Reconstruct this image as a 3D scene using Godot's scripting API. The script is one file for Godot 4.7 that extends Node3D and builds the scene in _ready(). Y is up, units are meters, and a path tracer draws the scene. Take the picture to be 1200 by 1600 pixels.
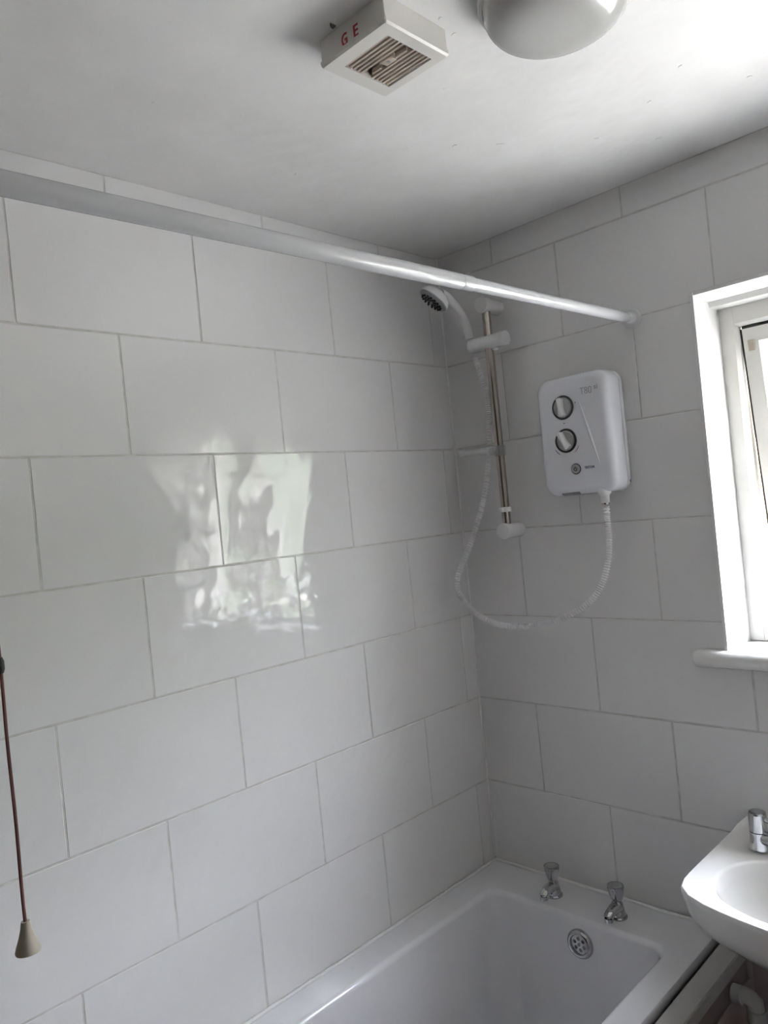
extends Node3D

# A small tiled bathroom seen from its far end: bath along the left wall (x = 0), shower and window on the back wall (z = 0).

const TILE_H := 0.252
const TILE_W := 0.4005
const ROW_TOP := 2.33
const ROOM_W := 2.05
const ROOM_D := 2.35
const CEIL := 2.408

var M := {}
var rng := RandomNumberGenerator.new()
var taken := {}


# ------------------------------------------------------------------ mesh building
class MB:
	var t := PackedVector3Array()   # triangles, outward faces counter-clockwise
	var begin := 0

	func tri(a: Vector3, b: Vector3, c: Vector3) -> void:
		t.push_back(a); t.push_back(b); t.push_back(c)

	func quad(a: Vector3, b: Vector3, c: Vector3, d: Vector3) -> void:
		tri(a, b, c); tri(a, c, d)

	func start() -> void:
		begin = t.size()

	# turns the closed shape added since start() outside out
	func close() -> void:
		var v := 0.0
		var o := t[begin]
		for i in range(begin, t.size(), 3):
			v += (t[i] - o).dot((t[i + 1] - o).cross(t[i + 2] - o))
		if v < 0.0:
			for i in range(begin, t.size(), 3):
				var s := t[i + 1]
				t[i + 1] = t[i + 2]
				t[i + 2] = s

	func loft(rings: Array, capped := true) -> void:
		start()
		var n: int = rings[0].size()
		for r in rings.size() - 1:
			var a: PackedVector3Array = rings[r]
			var b: PackedVector3Array = rings[r + 1]
			for i in n:
				var j := (i + 1) % n
				quad(a[i], a[j], b[j], b[i])
		if capped:
			for e in 2:
				var ring: PackedVector3Array = rings[0] if e == 0 else rings[rings.size() - 1]
				var c := Vector3.ZERO
				for p in ring:
					c += p
				c /= float(n)
				for i in n:
					var j := (i + 1) % n
					if e == 0: tri(ring[j], ring[i], c)
					else: tri(ring[i], ring[j], c)
		close()

	# closed loop of rings (a torus-like shape)
	func loop(rings: Array) -> void:
		start()
		var n: int = rings[0].size()
		for r in rings.size():
			var a: PackedVector3Array = rings[r]
			var b: PackedVector3Array = rings[(r + 1) % rings.size()]
			for i in n:
				var j := (i + 1) % n
				quad(a[i], a[j], b[j], b[i])
		close()

	# box from corner to corner with chamfered edges
	func box(lo: Vector3, hi: Vector3, ch := 0.0, xf := Transform3D.IDENTITY) -> void:
		start()
		var c := (lo + hi) * 0.5
		var h := (hi - lo) * 0.5
		ch = minf(ch, minf(h.x, minf(h.y, h.z)) * 0.9)
		if ch <= 0.0:
			var p := []
			for k in 8:
				p.append(xf * (c + Vector3(h.x if k & 1 else -h.x, h.y if k & 2 else -h.y, h.z if k & 4 else -h.z)))
			quad(p[0], p[2], p[3], p[1]); quad(p[4], p[5], p[7], p[6])
			quad(p[0], p[1], p[5], p[4]); quad(p[2], p[6], p[7], p[3])
			quad(p[0], p[4], p[6], p[2]); quad(p[1], p[3], p[7], p[5])
		else:
			var rings := []
			for s in [[-h.z, ch], [-h.z + ch, 0.0], [h.z - ch, 0.0], [h.z, ch]]:
				var e: float = s[1]
				var hx := h.x - e
				var hy := h.y - e
				var k := ch
				var ring := PackedVector3Array()
				for q in [Vector2(hx, -hy + k - e * 0.5), Vector2(hx, hy - k + e * 0.5), Vector2(hx - k + e * 0.5, hy), Vector2(-hx + k - e * 0.5, hy), Vector2(-hx, hy - k + e * 0.5), Vector2(-hx, -hy + k - e * 0.5), Vector2(-hx + k - e * 0.5, -hy), Vector2(hx - k + e * 0.5, -hy)]:
					ring.push_back(xf * (c + Vector3(q.x, q.y, s[0])))
				rings.append(ring)
			var was := begin
			loft(rings)
			begin = was
		close()

	func lathe(profile: Array, segs: int, xf := Transform3D.IDENTITY) -> void:
		var rings := []
		for p in profile:
			var ring := PackedVector3Array()
			for i in segs:
				var a := TAU * i / segs
				ring.push_back(xf * Vector3(cos(a) * p.x, p.y, sin(a) * p.x))
			rings.append(ring)
		loft(rings)

	# a ring: closed profile turned round the axis
	func collar(profile: Array, segs: int, xf := Transform3D.IDENTITY) -> void:
		var rings := []
		for p in profile:
			var ring := PackedVector3Array()
			for i in segs:
				var a := TAU * i / segs
				ring.push_back(xf * Vector3(cos(a) * p.x, p.y, sin(a) * p.x))
			rings.append(ring)
		loop(rings)

	# sweep a circle (or ellipse) along points; radii per point
	func tube(pts: PackedVector3Array, radii: PackedFloat32Array, segs: int, flat := 1.0, hint := Vector3(0.31, 0.87, 0.13)) -> void:
		var rings := []
		var nrm := Vector3.ZERO
		for i in pts.size():
			var d := (pts[mini(i + 1, pts.size() - 1)] - pts[maxi(i - 1, 0)]).normalized()
			if i == 0:
				nrm = (hint - d * hint.dot(d)).normalized()
			else:
				nrm = (nrm - d * nrm.dot(d)).normalized()
			var bi := d.cross(nrm)
			var ring := PackedVector3Array()
			var r := radii[mini(i, radii.size() - 1)]
			for k in segs:
				var a := TAU * k / segs
				ring.push_back(pts[i] + nrm * cos(a) * r * flat + bi * sin(a) * r)
			rings.append(ring)
		loft(rings)

	# flat polygon (x, y) pushed along z from z0 to z1 with a chamfer on the z1 side
	func slab(poly: PackedVector2Array, z0: float, z1: float, ch: float, xf := Transform3D.IDENTITY) -> void:
		start()
		var n := poly.size()
		var area := 0.0
		for i in n:
			area += poly[i].cross(poly[(i + 1) % n])
		var p := poly.duplicate()
		if area < 0.0: p.reverse()
		var q := PackedVector2Array()
		for i in n:
			var a := p[(i + n - 1) % n]
			var b := p[i]
			var c := p[(i + 1) % n]
			var n1 := Vector2(-(b - a).y, (b - a).x).normalized()
			var n2 := Vector2(-(c - b).y, (c - b).x).normalized()
			var m := n1 + n2
			q.push_back(b + m * (ch / maxf(0.2, m.dot(n1))))
		for i in n:
			var j := (i + 1) % n
			quad(xf * Vector3(p[i].x, p[i].y, z0), xf * Vector3(p[j].x, p[j].y, z0), xf * Vector3(p[j].x, p[j].y, z1 - ch), xf * Vector3(p[i].x, p[i].y, z1 - ch))
			if ch > 0.0:
				quad(xf * Vector3(p[i].x, p[i].y, z1 - ch), xf * Vector3(p[j].x, p[j].y, z1 - ch), xf * Vector3(q[j].x, q[j].y, z1), xf * Vector3(q[i].x, q[i].y, z1))
		var ix := Geometry2D.triangulate_polygon(q)
		for k in range(0, ix.size(), 3):
			var s := (q[ix[k + 1]] - q[ix[k]]).cross(q[ix[k + 2]] - q[ix[k]])
			var o := [0, 1, 2] if s > 0 else [0, 2, 1]
			tri(xf * v3(q[ix[k + o[0]]], z1), xf * v3(q[ix[k + o[1]]], z1), xf * v3(q[ix[k + o[2]]], z1))
			tri(xf * v3(p[ix[k + o[0]]], z0), xf * v3(p[ix[k + o[2]]], z0), xf * v3(p[ix[k + o[1]]], z0))
		close()

	func v3(a: Vector2, z: float) -> Vector3:
		return Vector3(a.x, a.y, z)

	# crease: faces that meet at more than this angle (degrees) keep an edge
	func mesh(crease := 38.0) -> ArrayMesh:
		var nf := t.size() / 3
		var fn := PackedVector3Array()
		var keep := PackedInt32Array()
		var at := {}
		for f in nf:
			var nr := (t[f * 3 + 1] - t[f * 3]).cross(t[f * 3 + 2] - t[f * 3])
			fn.push_back(nr)
			if nr.length_squared() < 1e-24: continue
			keep.push_back(f)
			for k in 3:
				var key := Vector3i((t[f * 3 + k] * 50000.0).round())
				if not at.has(key): at[key] = PackedInt32Array()
				at[key].push_back(f)
		var cc := cos(deg_to_rad(crease))
		var vs := PackedVector3Array()
		var ns := PackedVector3Array()
		for f in keep:
			var u := fn[f].normalized()
			for k in [0, 2, 1]:
				var p := t[f * 3 + k]
				var s := Vector3.ZERO
				for g in at[Vector3i((p * 50000.0).round())]:
					if fn[g].normalized().dot(u) >= cc: s += fn[g]
				vs.push_back(p)
				ns.push_back(s.normalized() if s.length_squared() > 0.0 else u)
		var arr := []
		arr.resize(Mesh.ARRAY_MAX)
		arr[Mesh.ARRAY_VERTEX] = vs
		arr[Mesh.ARRAY_NORMAL] = ns
		var am := ArrayMesh.new()
		am.add_surface_from_arrays(Mesh.PRIMITIVE_TRIANGLES, arr)
		return am


# ------------------------------------------------------------------ scene helpers
func numbered(called: String) -> String:
	if not taken.has(called):
		taken[called] = 0
		return called
	taken[called] += 1
	return "%s_%03d" % [called, taken[called]]

func tag(o: Node, label: String, category: String, group := "") -> void:
	o.set_meta("label", label)
	o.set_meta("category", category)
	if group != "": o.set_meta("group", group)

func thing(called: String, at: Vector3, label: String, category: String, group := "") -> Node3D:
	var o := Node3D.new()
	o.name = numbered(called)
	add_child(o)
	o.position = at
	tag(o, label, category, group)
	return o

# a part, its shape given in the room's axes; moved under its thing
func part(called: String, mb: MB, material: Material, parent: Node3D, crease := 38.0) -> MeshInstance3D:
	var o := MeshInstance3D.new()
	o.name = called
	var off := Vector3.ZERO
	var p: Node = parent
	while p != self:
		off += (p as Node3D).position
		p = p.get_parent()
	if off != Vector3.ZERO:
		for i in mb.t.size():
			mb.t[i] -= off
	o.mesh = mb.mesh(crease)
	o.material_override = material
	parent.add_child(o, true)
	return o

func put(called: String, mesh: Mesh, material: Material, parent: Node3D, xf := Transform3D.IDENTITY) -> MeshInstance3D:
	var o := MeshInstance3D.new()
	o.name = called
	o.mesh = mesh
	o.material_override = material
	o.transform = xf
	parent.add_child(o, true)
	return o

func struct(called: String, mb: MB, material: Material, label: String) -> MeshInstance3D:
	var o := part(called, mb, material, self)
	o.set_meta("kind", "structure")
	o.set_meta("label", label)
	return o

func mat(called: String, c: Color, rough: float, metal := 0.0, spec := 0.5) -> StandardMaterial3D:
	var m := StandardMaterial3D.new()
	m.resource_name = called
	m.albedo_color = c
	m.roughness = rough
	m.metallic = metal
	m.metallic_specular = spec
	M[called] = m
	return m

# sRGB colour from a linear grey-ish reflectance
func refl(r: float, g: float, b: float) -> Color:
	return Color(r, g, b).linear_to_srgb()

# seamless normal map of gently rippled glaze or uneven plaster: a sum of waves, slopes stored `gain` times too steep
func ripple(size: int, kmin: float, kmax: float, count: int, falloff: float, gain: float, seed_: int) -> ImageTexture:
	var r := RandomNumberGenerator.new()
	r.seed = seed_
	var ws := []
	var total := 0.0
	for i in count:
		var k := lerpf(kmin, kmax, pow(r.randf(), 1.4))
		var a := r.randf() * TAU
		var kx := roundf(k * cos(a))
		var ky := roundf(k * sin(a))
		var amp := pow(maxf(1.0, Vector2(kx, ky).length()) / kmin, -falloff)
		total += amp * amp * 0.5
		ws.append([kx, ky, r.randf() * TAU, amp])
	var norm := 1.0 / sqrt(total)
	var gx := PackedFloat32Array(); gx.resize(size * size)
	var gy := PackedFloat32Array(); gy.resize(size * size)
	for w in ws:
		var kx: float = w[0]
		var ky: float = w[1]
		var l := maxf(1.0, Vector2(kx, ky).length())
		var ax: float = w[3] * norm * kx / l
		var ay: float = w[3] * norm * ky / l
		var sx := PackedFloat32Array()
		var cx := PackedFloat32Array()
		for x in size:
			sx.push_back(sin(TAU * kx * x / size + w[2]))
			cx.push_back(cos(TAU * kx * x / size + w[2]))
		for y in size:
			var sy := sin(TAU * ky * y / size)
			var cy := cos(TAU * ky * y / size)
			for x in size:
				var c := cx[x] * cy - sx[x] * sy
				gx[y * size + x] += ax * c
				gy[y * size + x] += ay * c
	var im := Image.create(size, size, false, Image.FORMAT_RGB8)
	for y in size:
		for x in size:
			var n := Vector3(-gx[y * size + x] * gain, -gy[y * size + x] * gain, 1.0).normalized()
			im.set_pixel(x, y, Color(n.x * 0.5 + 0.5, n.y * 0.5 + 0.5, n.z * 0.5 + 0.5))
	return ImageTexture.create_from_image(im)

func bumpy(m: StandardMaterial3D, tex: Texture2D, period: float, strength: float) -> void:
	m.uv1_triplanar = true
	m.uv1_world_triplanar = true
	m.uv1_scale = Vector3.ONE / period
	m.normal_enabled = true
	m.normal_texture = tex
	m.normal_scale = strength

func stained(m: StandardMaterial3D, freq: float, seed_: int, c0: Color, c1: Color, period: float) -> void:
	var n := FastNoiseLite.new()
	n.seed = seed_
	n.frequency = freq
	n.fractal_octaves = 4
	var src := n.get_seamless_image(256, 256)
	var im := Image.create(256, 256, false, Image.FORMAT_RGB8)
	for y in 256:
		for x in 256:
			im.set_pixel(x, y, c0.lerp(c1, src.get_pixel(x, y).r))
	m.albedo_color = Color.WHITE
	m.albedo_texture = ImageTexture.create_from_image(im)
	m.uv1_triplanar = true
	m.uv1_world_triplanar = true
	m.uv1_scale = Vector3.ONE / period

func rrect(hw: float, hh: float, r: float, n := 6) -> PackedVector2Array:
	var out := PackedVector2Array()
	r = minf(r, minf(hw, hh) * 0.999)
	for c in 4:
		var cx := (hw - r) * (1.0 if c == 0 or c == 3 else -1.0)
		var cy := (hh - r) * (1.0 if c < 2 else -1.0)
		for i in n + 1:
			var a := PI * 0.5 * (c + float(i) / n)
			out.push_back(Vector2(cx + cos(a) * r, cy + sin(a) * r))
	return out

# rounded rectangle standing up in the x-y plane
func ring_xy(cx: float, cy: float, z: float, hw: float, hh: float, r: float, n := 6, arch := 0.0) -> PackedVector3Array:
	var out := PackedVector3Array()
	for p in rrect(hw, hh, r, n):
		var y := p.y
		if arch > 0.0:
			y += arch * (1.0 - pow(p.x / hw, 2.0)) * signf(p.y) * (1.0 if p.y > 0 else 0.6)
		out.push_back(Vector3(cx + p.x, cy + y, z))
	return out

# rounded rectangle lying flat, from (x0, z0) to (x1, z1)
func ring_xz(x0: float, x1: float, z0: float, z1: float, y: float, r: float, n := 8) -> PackedVector3Array:
	var out := PackedVector3Array()
	for p in rrect((x1 - x0) * 0.5, (z1 - z0) * 0.5, r, n):
		out.push_back(Vector3((x0 + x1) * 0.5 + p.x, y, (z0 + z1) * 0.5 + p.y))
	return out

func along(axis: Vector3, at: Vector3) -> Transform3D:   # a frame whose y runs along axis
	var y := axis.normalized()
	var x := (Vector3.RIGHT if absf(y.x) < 0.9 else Vector3.UP)
	x = (x - y * x.dot(y)).normalized()
	return Transform3D(Basis(x, y, x.cross(y)), at)

func smooth_path(pts: Array, step: float) -> PackedVector3Array:
	var c := Curve3D.new()
	c.bake_interval = step
	for i in pts.size():
		var a: Vector3 = pts[maxi(i - 1, 0)]
		var b: Vector3 = pts[mini(i + 1, pts.size() - 1)]
		var d := (b - a) / 6.0
		c.add_point(pts[i], -d, d)
	return c.get_baked_points()

func letters(called: String, text: String, size: float, m: Material, parent: Node3D, at: Vector3, yaw := 0.0, bold := false, stretch := 1.0) -> void:
	var tm := TextMesh.new()
	var f := SystemFont.new()
	f.font_names = PackedStringArray(["Droid Sans"])
	f.font_weight = 700 if bold else 400
	tm.font = f
	tm.text = text
	tm.font_size = 48
	tm.pixel_size = size / 48.0
	tm.depth = 0.0006
	var o := put(called, tm, m, parent)
	o.transform = Transform3D(Basis(Vector3.UP, yaw) * Basis.from_scale(Vector3(stretch, 1, 1)), at - parent.position)


# ------------------------------------------------------------------ the scene
func _ready() -> void:
	rng.seed = 7
	set_view_and_light()
	make_materials()
	build_room()
	build_window()
	build_outside()
	build_bath()
	build_basin()
	build_rod()
	build_heater()
	build_riser()
	build_ceiling_things()


func set_view_and_light() -> void:
	var cam := Camera3D.new()
	cam.name = "camera"
	add_child(cam)
	cam.fov = 67.944
	cam.near = 0.02
	cam.far = 200.0
	cam.transform = Transform3D(Basis(Vector3(0.7066, -0.0988, -0.7007), Vector3(0.0702, 0.9951, -0.0695), Vector3(0.7041, -0.0002, 0.7101)).orthonormalized(), Vector3(1.4641, 1.6583, 1.8087))
	cam.current = true

	var we := WorldEnvironment.new()
	we.name = "world_environment"
	var env := Environment.new()
	env.background_mode = Environment.BG_SKY
	var sky := Sky.new()
	var sm := ProceduralSkyMaterial.new()
	sm.sky_top_color = Color(1.24, 1.27, 1.35)
	sm.sky_horizon_color = Color(0.84, 0.835, 0.825)
	sm.ground_bottom_color = Color(0.40, 0.38, 0.35)
	sm.ground_horizon_color = Color(0.70, 0.70, 0.68)
	sm.sky_curve = 0.45
	sm.energy_multiplier = 12.5
	sky.sky_material = sm
	env.sky = sky
	env.ambient_light_source = Environment.AMBIENT_SOURCE_DISABLED
	env.tonemap_mode = Environment.TONE_MAPPER_LINEAR
	env.tonemap_exposure = 2.7
	env.sdfgi_enabled = true
	env.ssao_enabled = true
	env.ssil_enabled = true
	we.environment = env
	add_child(we)

	# the sun stands behind this house and lights the ground and the house opposite
	var sun := DirectionalLight3D.new()
	sun.name = "sun"
	sun.light_energy = 3.5
	sun.light_color = Color(1.0, 0.95, 0.86)
	sun.light_angular_distance = 0.6
	sun.shadow_enabled = true
	add_child(sun)
	sun.look_at_from_position(Vector3.ZERO, Vector3(-0.72, -0.62, -0.30))


func make_materials() -> void:
	var glaze := ripple(512, 6.0, 48.0, 44, 0.75, 0.33, 11)
	var plaster := ripple(512, 5.0, 70.0, 40, 0.35, 0.35, 23)

	for k in 3:   # three firings of the same white tile
		var s := [0.74, 0.755, 0.73][k] as float
		var tm := mat("tile%d" % k, refl(s, s * 1.0, s * 0.995), 0.045, 0.0, 0.5)
		bumpy(tm, glaze, 0.9 + 0.23 * k, 0.042 * (1.0 + 0.2 * k))
		tm.uv1_offset = Vector3(0.31 * k, 0.17 * k, 0.53 * k)
	var grout := mat("grout", Color.WHITE, 0.85)
	stained(grout, 0.03, 4, refl(0.50, 0.49, 0.46), refl(0.68, 0.67, 0.64), 0.35)
	mat("sealant", refl(0.78, 0.78, 0.77), 0.3)
	var ceil := mat("ceiling_paint", Color.WHITE, 0.5)
	stained(ceil, 0.02, 9, refl(0.78, 0.78, 0.765), refl(0.86, 0.86, 0.85), 1.3)
	bumpy(ceil, plaster, 1.3, 0.07)
	var wp := mat("wall_paint", refl(0.64, 0.64, 0.63), 0.6)
	bumpy(wp, plaster, 1.1, 0.05)
	var dp := mat("bounce_cut_brown", refl(0.10, 0.075, 0.06), 0.5)  # invented dark colour for the unseen front wall, cuts bounced light
	dp.metallic_specular = 0.4
	mat("lower_wall_paint", refl(0.42, 0.36, 0.36), 0.6)
	var fl := mat("floor_vinyl", Color.WHITE, 0.4)
	stained(fl, 0.04, 3, refl(0.10, 0.095, 0.09), refl(0.16, 0.15, 0.14), 0.8)
	var gloss := mat("gloss_paint", refl(0.84, 0.84, 0.82), 0.28)
	stained(gloss, 0.03, 14, refl(0.72, 0.72, 0.70), refl(0.80, 0.80, 0.785), 0.5)
	bumpy(gloss, plaster, 0.5, 0.06)
	mat("old_plastic", refl(0.76, 0.75, 0.71), 0.3)
	mat("gasket", refl(0.012, 0.012, 0.012), 0.6)
	var pane := mat("obscured_glass", Color(0.94, 0.96, 0.95, 0.18), 0.35)
	pane.backlight_enabled = true
	pane.backlight = Color(1, 1, 1)
	pane.transparency = BaseMaterial3D.TRANSPARENCY_ALPHA
	mat("steel", refl(0.42, 0.42, 0.42), 0.3, 1.0)
	mat("bath_acrylic", refl(0.76, 0.765, 0.785), 0.08)
	mat("panel_board", refl(0.36, 0.30, 0.29), 0.45)
	mat("panel_trim", refl(0.50, 0.49, 0.47), 0.35)
	mat("pipe_plastic", refl(0.50, 0.50, 0.49), 0.35)
	mat("ceramic", refl(0.82, 0.82, 0.80), 0.08)
	mat("chrome", refl(0.46, 0.46, 0.47), 0.06, 1.0)
	mat("rail_steel", refl(0.36, 0.33, 0.31), 0.10, 1.0)
	mat("rod_enamel", refl(0.53, 0.54, 0.55), 0.14)
	mat("shower_white", refl(0.74, 0.755, 0.80), 0.16)
	mat("shower_white_back", refl(0.74, 0.75, 0.77), 0.3)
	mat("white_plastic", refl(0.76, 0.76, 0.76), 0.22)
	mat("hose_plastic", refl(0.78, 0.78, 0.78), 0.28)
	mat("dial_grey", refl(0.42, 0.43, 0.44), 0.35)
	mat("dial_gap_shade", refl(0.03, 0.032, 0.035), 0.3)
	mat("print_grey", refl(0.30, 0.31, 0.34), 0.5)
	mat("print_black", refl(0.02, 0.02, 0.025), 0.5)
	mat("print_navy", refl(0.03, 0.035, 0.16), 0.5)
	mat("print_red", refl(0.35, 0.05, 0.06), 0.5)
	mat("label_grey", refl(0.22, 0.22, 0.23), 0.5)
	mat("spray_grey", refl(0.30, 0.31, 0.32), 0.35)
	mat("nozzle_rubber", refl(0.02, 0.02, 0.02), 0.5)
	var clear := mat("clear_plastic", Color(0.78, 0.80, 0.80, 0.24), 0.10)
	clear.transparency = BaseMaterial3D.TRANSPARENCY_ALPHA
	mat("fan_face", refl(0.72, 0.70, 0.66), 0.3)
	mat("fan_slat", refl(0.56, 0.48, 0.41), 0.45)
	mat("flake_gap_shade", refl(0.20, 0.175, 0.15), 0.9)  # painted darkness of the gaps where ceiling paint is missing
	mat("ink_red", refl(0.42, 0.03, 0.05), 0.5)
	var opal := mat("opal_glass", refl(0.50, 0.50, 0.48), 0.12)
	opal.rim_enabled = false
	mat("opal_base", refl(0.78, 0.78, 0.76), 0.3)
	mat("cord_brown", refl(0.16, 0.065, 0.055), 0.8)
	mat("bell_beige", refl(0.44, 0.40, 0.33), 0.3)
	for k in 4:
		var b: Color = [refl(0.36, 0.22, 0.13), refl(0.42, 0.27, 0.16), refl(0.31, 0.17, 0.09), refl(0.45, 0.29, 0.18)][k]
		mat("brick%d" % k, b, 0.9)
	mat("mortar", refl(0.22, 0.17, 0.13), 0.95)
	var gr := mat("ground_paving", Color.WHITE, 0.9)
	stained(gr, 0.02, 31, refl(0.34, 0.33, 0.29), refl(0.46, 0.44, 0.40), 2.5)
	mat("leaf0", refl(0.07, 0.11, 0.04), 0.6)
	mat("leaf1", refl(0.20, 0.32, 0.06), 0.6)
	mat("bark", refl(0.12, 0.08, 0.05), 0.9)


# ------------------------------------------------------------------ walls, floor, ceiling
const WIN := Rect2(0.75, 1.255, 0.97, 0.845)   # hole in the back wall: x, y, width, height

func tile_poly(x0: float, x1: float, y0: float, y1: float, hole: Rect2) -> PackedVector2Array:
	var hx0 := hole.position.x
	var hx1 := hole.end.x
	var hy0 := hole.position.y
	var hy1 := hole.end.y
	var e := 0.003
	var full := PackedVector2Array([Vector2(x0, y0), Vector2(x1, y0), Vector2(x1, y1), Vector2(x0, y1)])
	if hole.size.x <= 0.0 or x1 <= hx0 + e or x0 >= hx1 - e or y1 <= hy0 + e or y0 >= hy1 - e:
		return full
	# the tile runs into the window: cut it back to what is left
	var over_x0 := x0 < hx0 - 0.004
	var over_x1 := x1 > hx1 + 0.004
	var over_y0 := y0 < hy0 - 0.004
	var over_y1 := y1 > hy1 + 0.004
	var out := Geometry2D.clip_polygons(full, PackedVector2Array([Vector2(hx0, hy0), Vector2(hx1, hy0), Vector2(hx1, hy1), Vector2(hx0, hy1)]))
	if not (over_x0 or over_x1 or over_y0 or over_y1) or out.is_empty():
		return PackedVector2Array()
	return out[0]

func tile_rows(wall: MeshInstance3D, cuts_a: Array, cuts_b: Array, length: float, hole: Rect2, to_world: Transform3D) -> void:
	for r in range(-1, 7):
		var y1 := CEIL - 0.001 if r < 0 else ROW_TOP - r * TILE_H
		var y0 := ROW_TOP if r < 0 else ROW_TOP - (r + 1) * TILE_H
		var cuts: Array = cuts_a if r % 2 == 0 and r >= 0 else cuts_b
		var us := [0.0]
		for c in cuts:
			if c > 0.012 and c < length - 0.012: us.append(c)
		us.append(length)
		for i in us.size() - 1:
			var g := 0.0016
			var a: float = us[i] + (g if i > 0 else 0.002)
			var b: float = us[i + 1] - g
			var lo := y0 + g
			var hi := y1 - (g if r >= 0 else 0.0)
			var poly := tile_poly(a, b, lo, hi, hole)
			if poly.is_empty(): continue
			var mb := MB.new()
			mb.slab(poly, -0.006, 0.0, 0.0012)
			var mid := Vector3((a + b) * 0.5, (lo + hi) * 0.5, 0)
			var tilt := Basis(Vector3.UP, rng.randf_range(-1, 1) * 0.0022) * Basis(Vector3.RIGHT, rng.randf_range(-1, 1) * 0.0024)
			var xf := to_world * Transform3D(Basis.IDENTITY, mid) * Transform3D(tilt, Vector3(0, 0, -rng.randf() * 0.0003)) * Transform3D(Basis.IDENTITY, -mid)
			put("tile", mb.mesh(30.0), M["tile%d" % rng.randi_range(0, 2)], wall, xf)

func build_room() -> void:
	var th := 0.28
	# left wall, beside the bath: grout bed with the tiles on it
	var mb := MB.new()
	mb.box(Vector3(-0.2, -0.1, -th), Vector3(-0.0011, CEIL, ROOM_D))
	var wl := struct("wall_left", mb, M.grout, "white glazed rectangular tiles on the long wall beside the bath")
	var ca := []
	var cb := []
	for k in 8:
		ca.append(0.0561 + k * TILE_W)
		cb.append(0.2534 + k * TILE_W)
	tile_rows(wl, ca, cb, ROOM_D, Rect2(), Transform3D(Basis(Vector3(0, 0, 1), Vector3(0, 1, 0), Vector3(1, 0, 0)), Vector3.ZERO))

	# back wall with the window opening
	mb = MB.new()
	var x0 := WIN.position.x
	var x1 := WIN.end.x
	var y0 := WIN.position.y
	var y1 := WIN.end.y
	var W2 := ROOM_W + 0.2
	mb.box(Vector3(0.0, 0.566, -th), Vector3(x0, CEIL, -0.0011))
	mb.box(Vector3(x1, 0.566, -th), Vector3(W2, CEIL, -0.0011))
	mb.box(Vector3(x0, 0.566, -th), Vector3(x1, y0, -0.0011))
	mb.box(Vector3(x0, y1, -th), Vector3(x1, CEIL, -0.0011))
	mb.box(Vector3(0.0, -0.1, -th), Vector3(W2, 0.566, -0.0011))
	var wb := struct("wall_back", mb, M.grout, "white tiled end wall with the window and the shower")
	ca = []
	cb = []
	for k in 6:
		ca.append(0.4062 + k * 0.4003)
		cb.append(0.2020 + k * 0.4003)
	tile_rows(wb, ca, cb, ROOM_W, WIN, Transform3D.IDENTITY)
	mb = MB.new()
	mb.box(Vector3(0.742, 0.0, -0.001), Vector3(ROOM_W, 0.566, 0.004))
	part("lower_wall_panel", mb, M.lower_wall_paint, wb)
	# sealant in the corner
	mb = MB.new()
	mb.tube(PackedVector3Array([Vector3(0.0008, 0.585, 0.0008), Vector3(0.0008, CEIL, 0.0008)]), PackedFloat32Array([0.0034]), 10)
	part("corner_sealant", mb, M.sealant, wb)

	mb = MB.new()
	mb.box(Vector3(ROOM_W, -0.1, -0.001), Vector3(ROOM_W + 0.2, CEIL, ROOM_D))
	struct("wall_right", mb, M.wall_paint, "plain grey painted wall opposite the bath")
	mb = MB.new()
	mb.box(Vector3(-0.2, -0.1, ROOM_D), Vector3(ROOM_W + 0.2, CEIL, ROOM_D + 0.2))
	struct("wall_front", mb, M.bounce_cut_brown, "unseen wall behind the viewer, made dark brown to cut bounced light")
	mb = MB.new()
	mb.box(Vector3(-0.2, -0.1, -th), Vector3(ROOM_W + 0.2, 0.0, ROOM_D + 0.2))
	struct("floor", mb, M.floor_vinyl, "dark grey vinyl floor")
	mb = MB.new()
	mb.box(Vector3(-0.2, CEIL, -th), Vector3(ROOM_W + 0.2, CEIL + 0.2, ROOM_D + 0.2))
	var cl := struct("ceiling", mb, M.ceiling_paint, "white painted plaster ceiling with faint marks")
	# bits of lifted and missing paint, most of them round the fan
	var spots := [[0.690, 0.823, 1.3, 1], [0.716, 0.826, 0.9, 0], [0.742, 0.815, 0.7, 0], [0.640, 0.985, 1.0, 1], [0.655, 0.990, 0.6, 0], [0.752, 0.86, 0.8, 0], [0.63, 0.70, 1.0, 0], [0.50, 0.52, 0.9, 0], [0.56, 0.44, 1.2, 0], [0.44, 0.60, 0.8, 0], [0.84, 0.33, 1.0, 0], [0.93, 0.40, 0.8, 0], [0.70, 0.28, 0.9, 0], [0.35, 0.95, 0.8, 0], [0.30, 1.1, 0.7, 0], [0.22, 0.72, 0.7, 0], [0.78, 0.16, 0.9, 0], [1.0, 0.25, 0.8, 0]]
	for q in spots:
		var fm := MB.new()
		var ring := PackedVector2Array()
		for i in 7:
			var a := TAU * i / 7.0
			var rr := 0.0042 * float(q[2]) * rng.randf_range(0.5, 1.3)
			ring.push_back(Vector2(cos(a) * rr * 1.7, sin(a) * rr))
		fm.slab(ring, 0.0, 0.0014, 0.0005, Transform3D(Basis(Vector3(1, 0, 0), PI * 0.5) * Basis(Vector3(0, 0, 1), rng.randf() * TAU), Vector3(q[0], CEIL + 0.0003, q[1])))
		part("paint_flake", fm, M.flake_gap_shade if q[3] == 1 else M.ceiling_paint, cl)  # the dark ones paint the shade inside gaps in the paint


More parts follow.
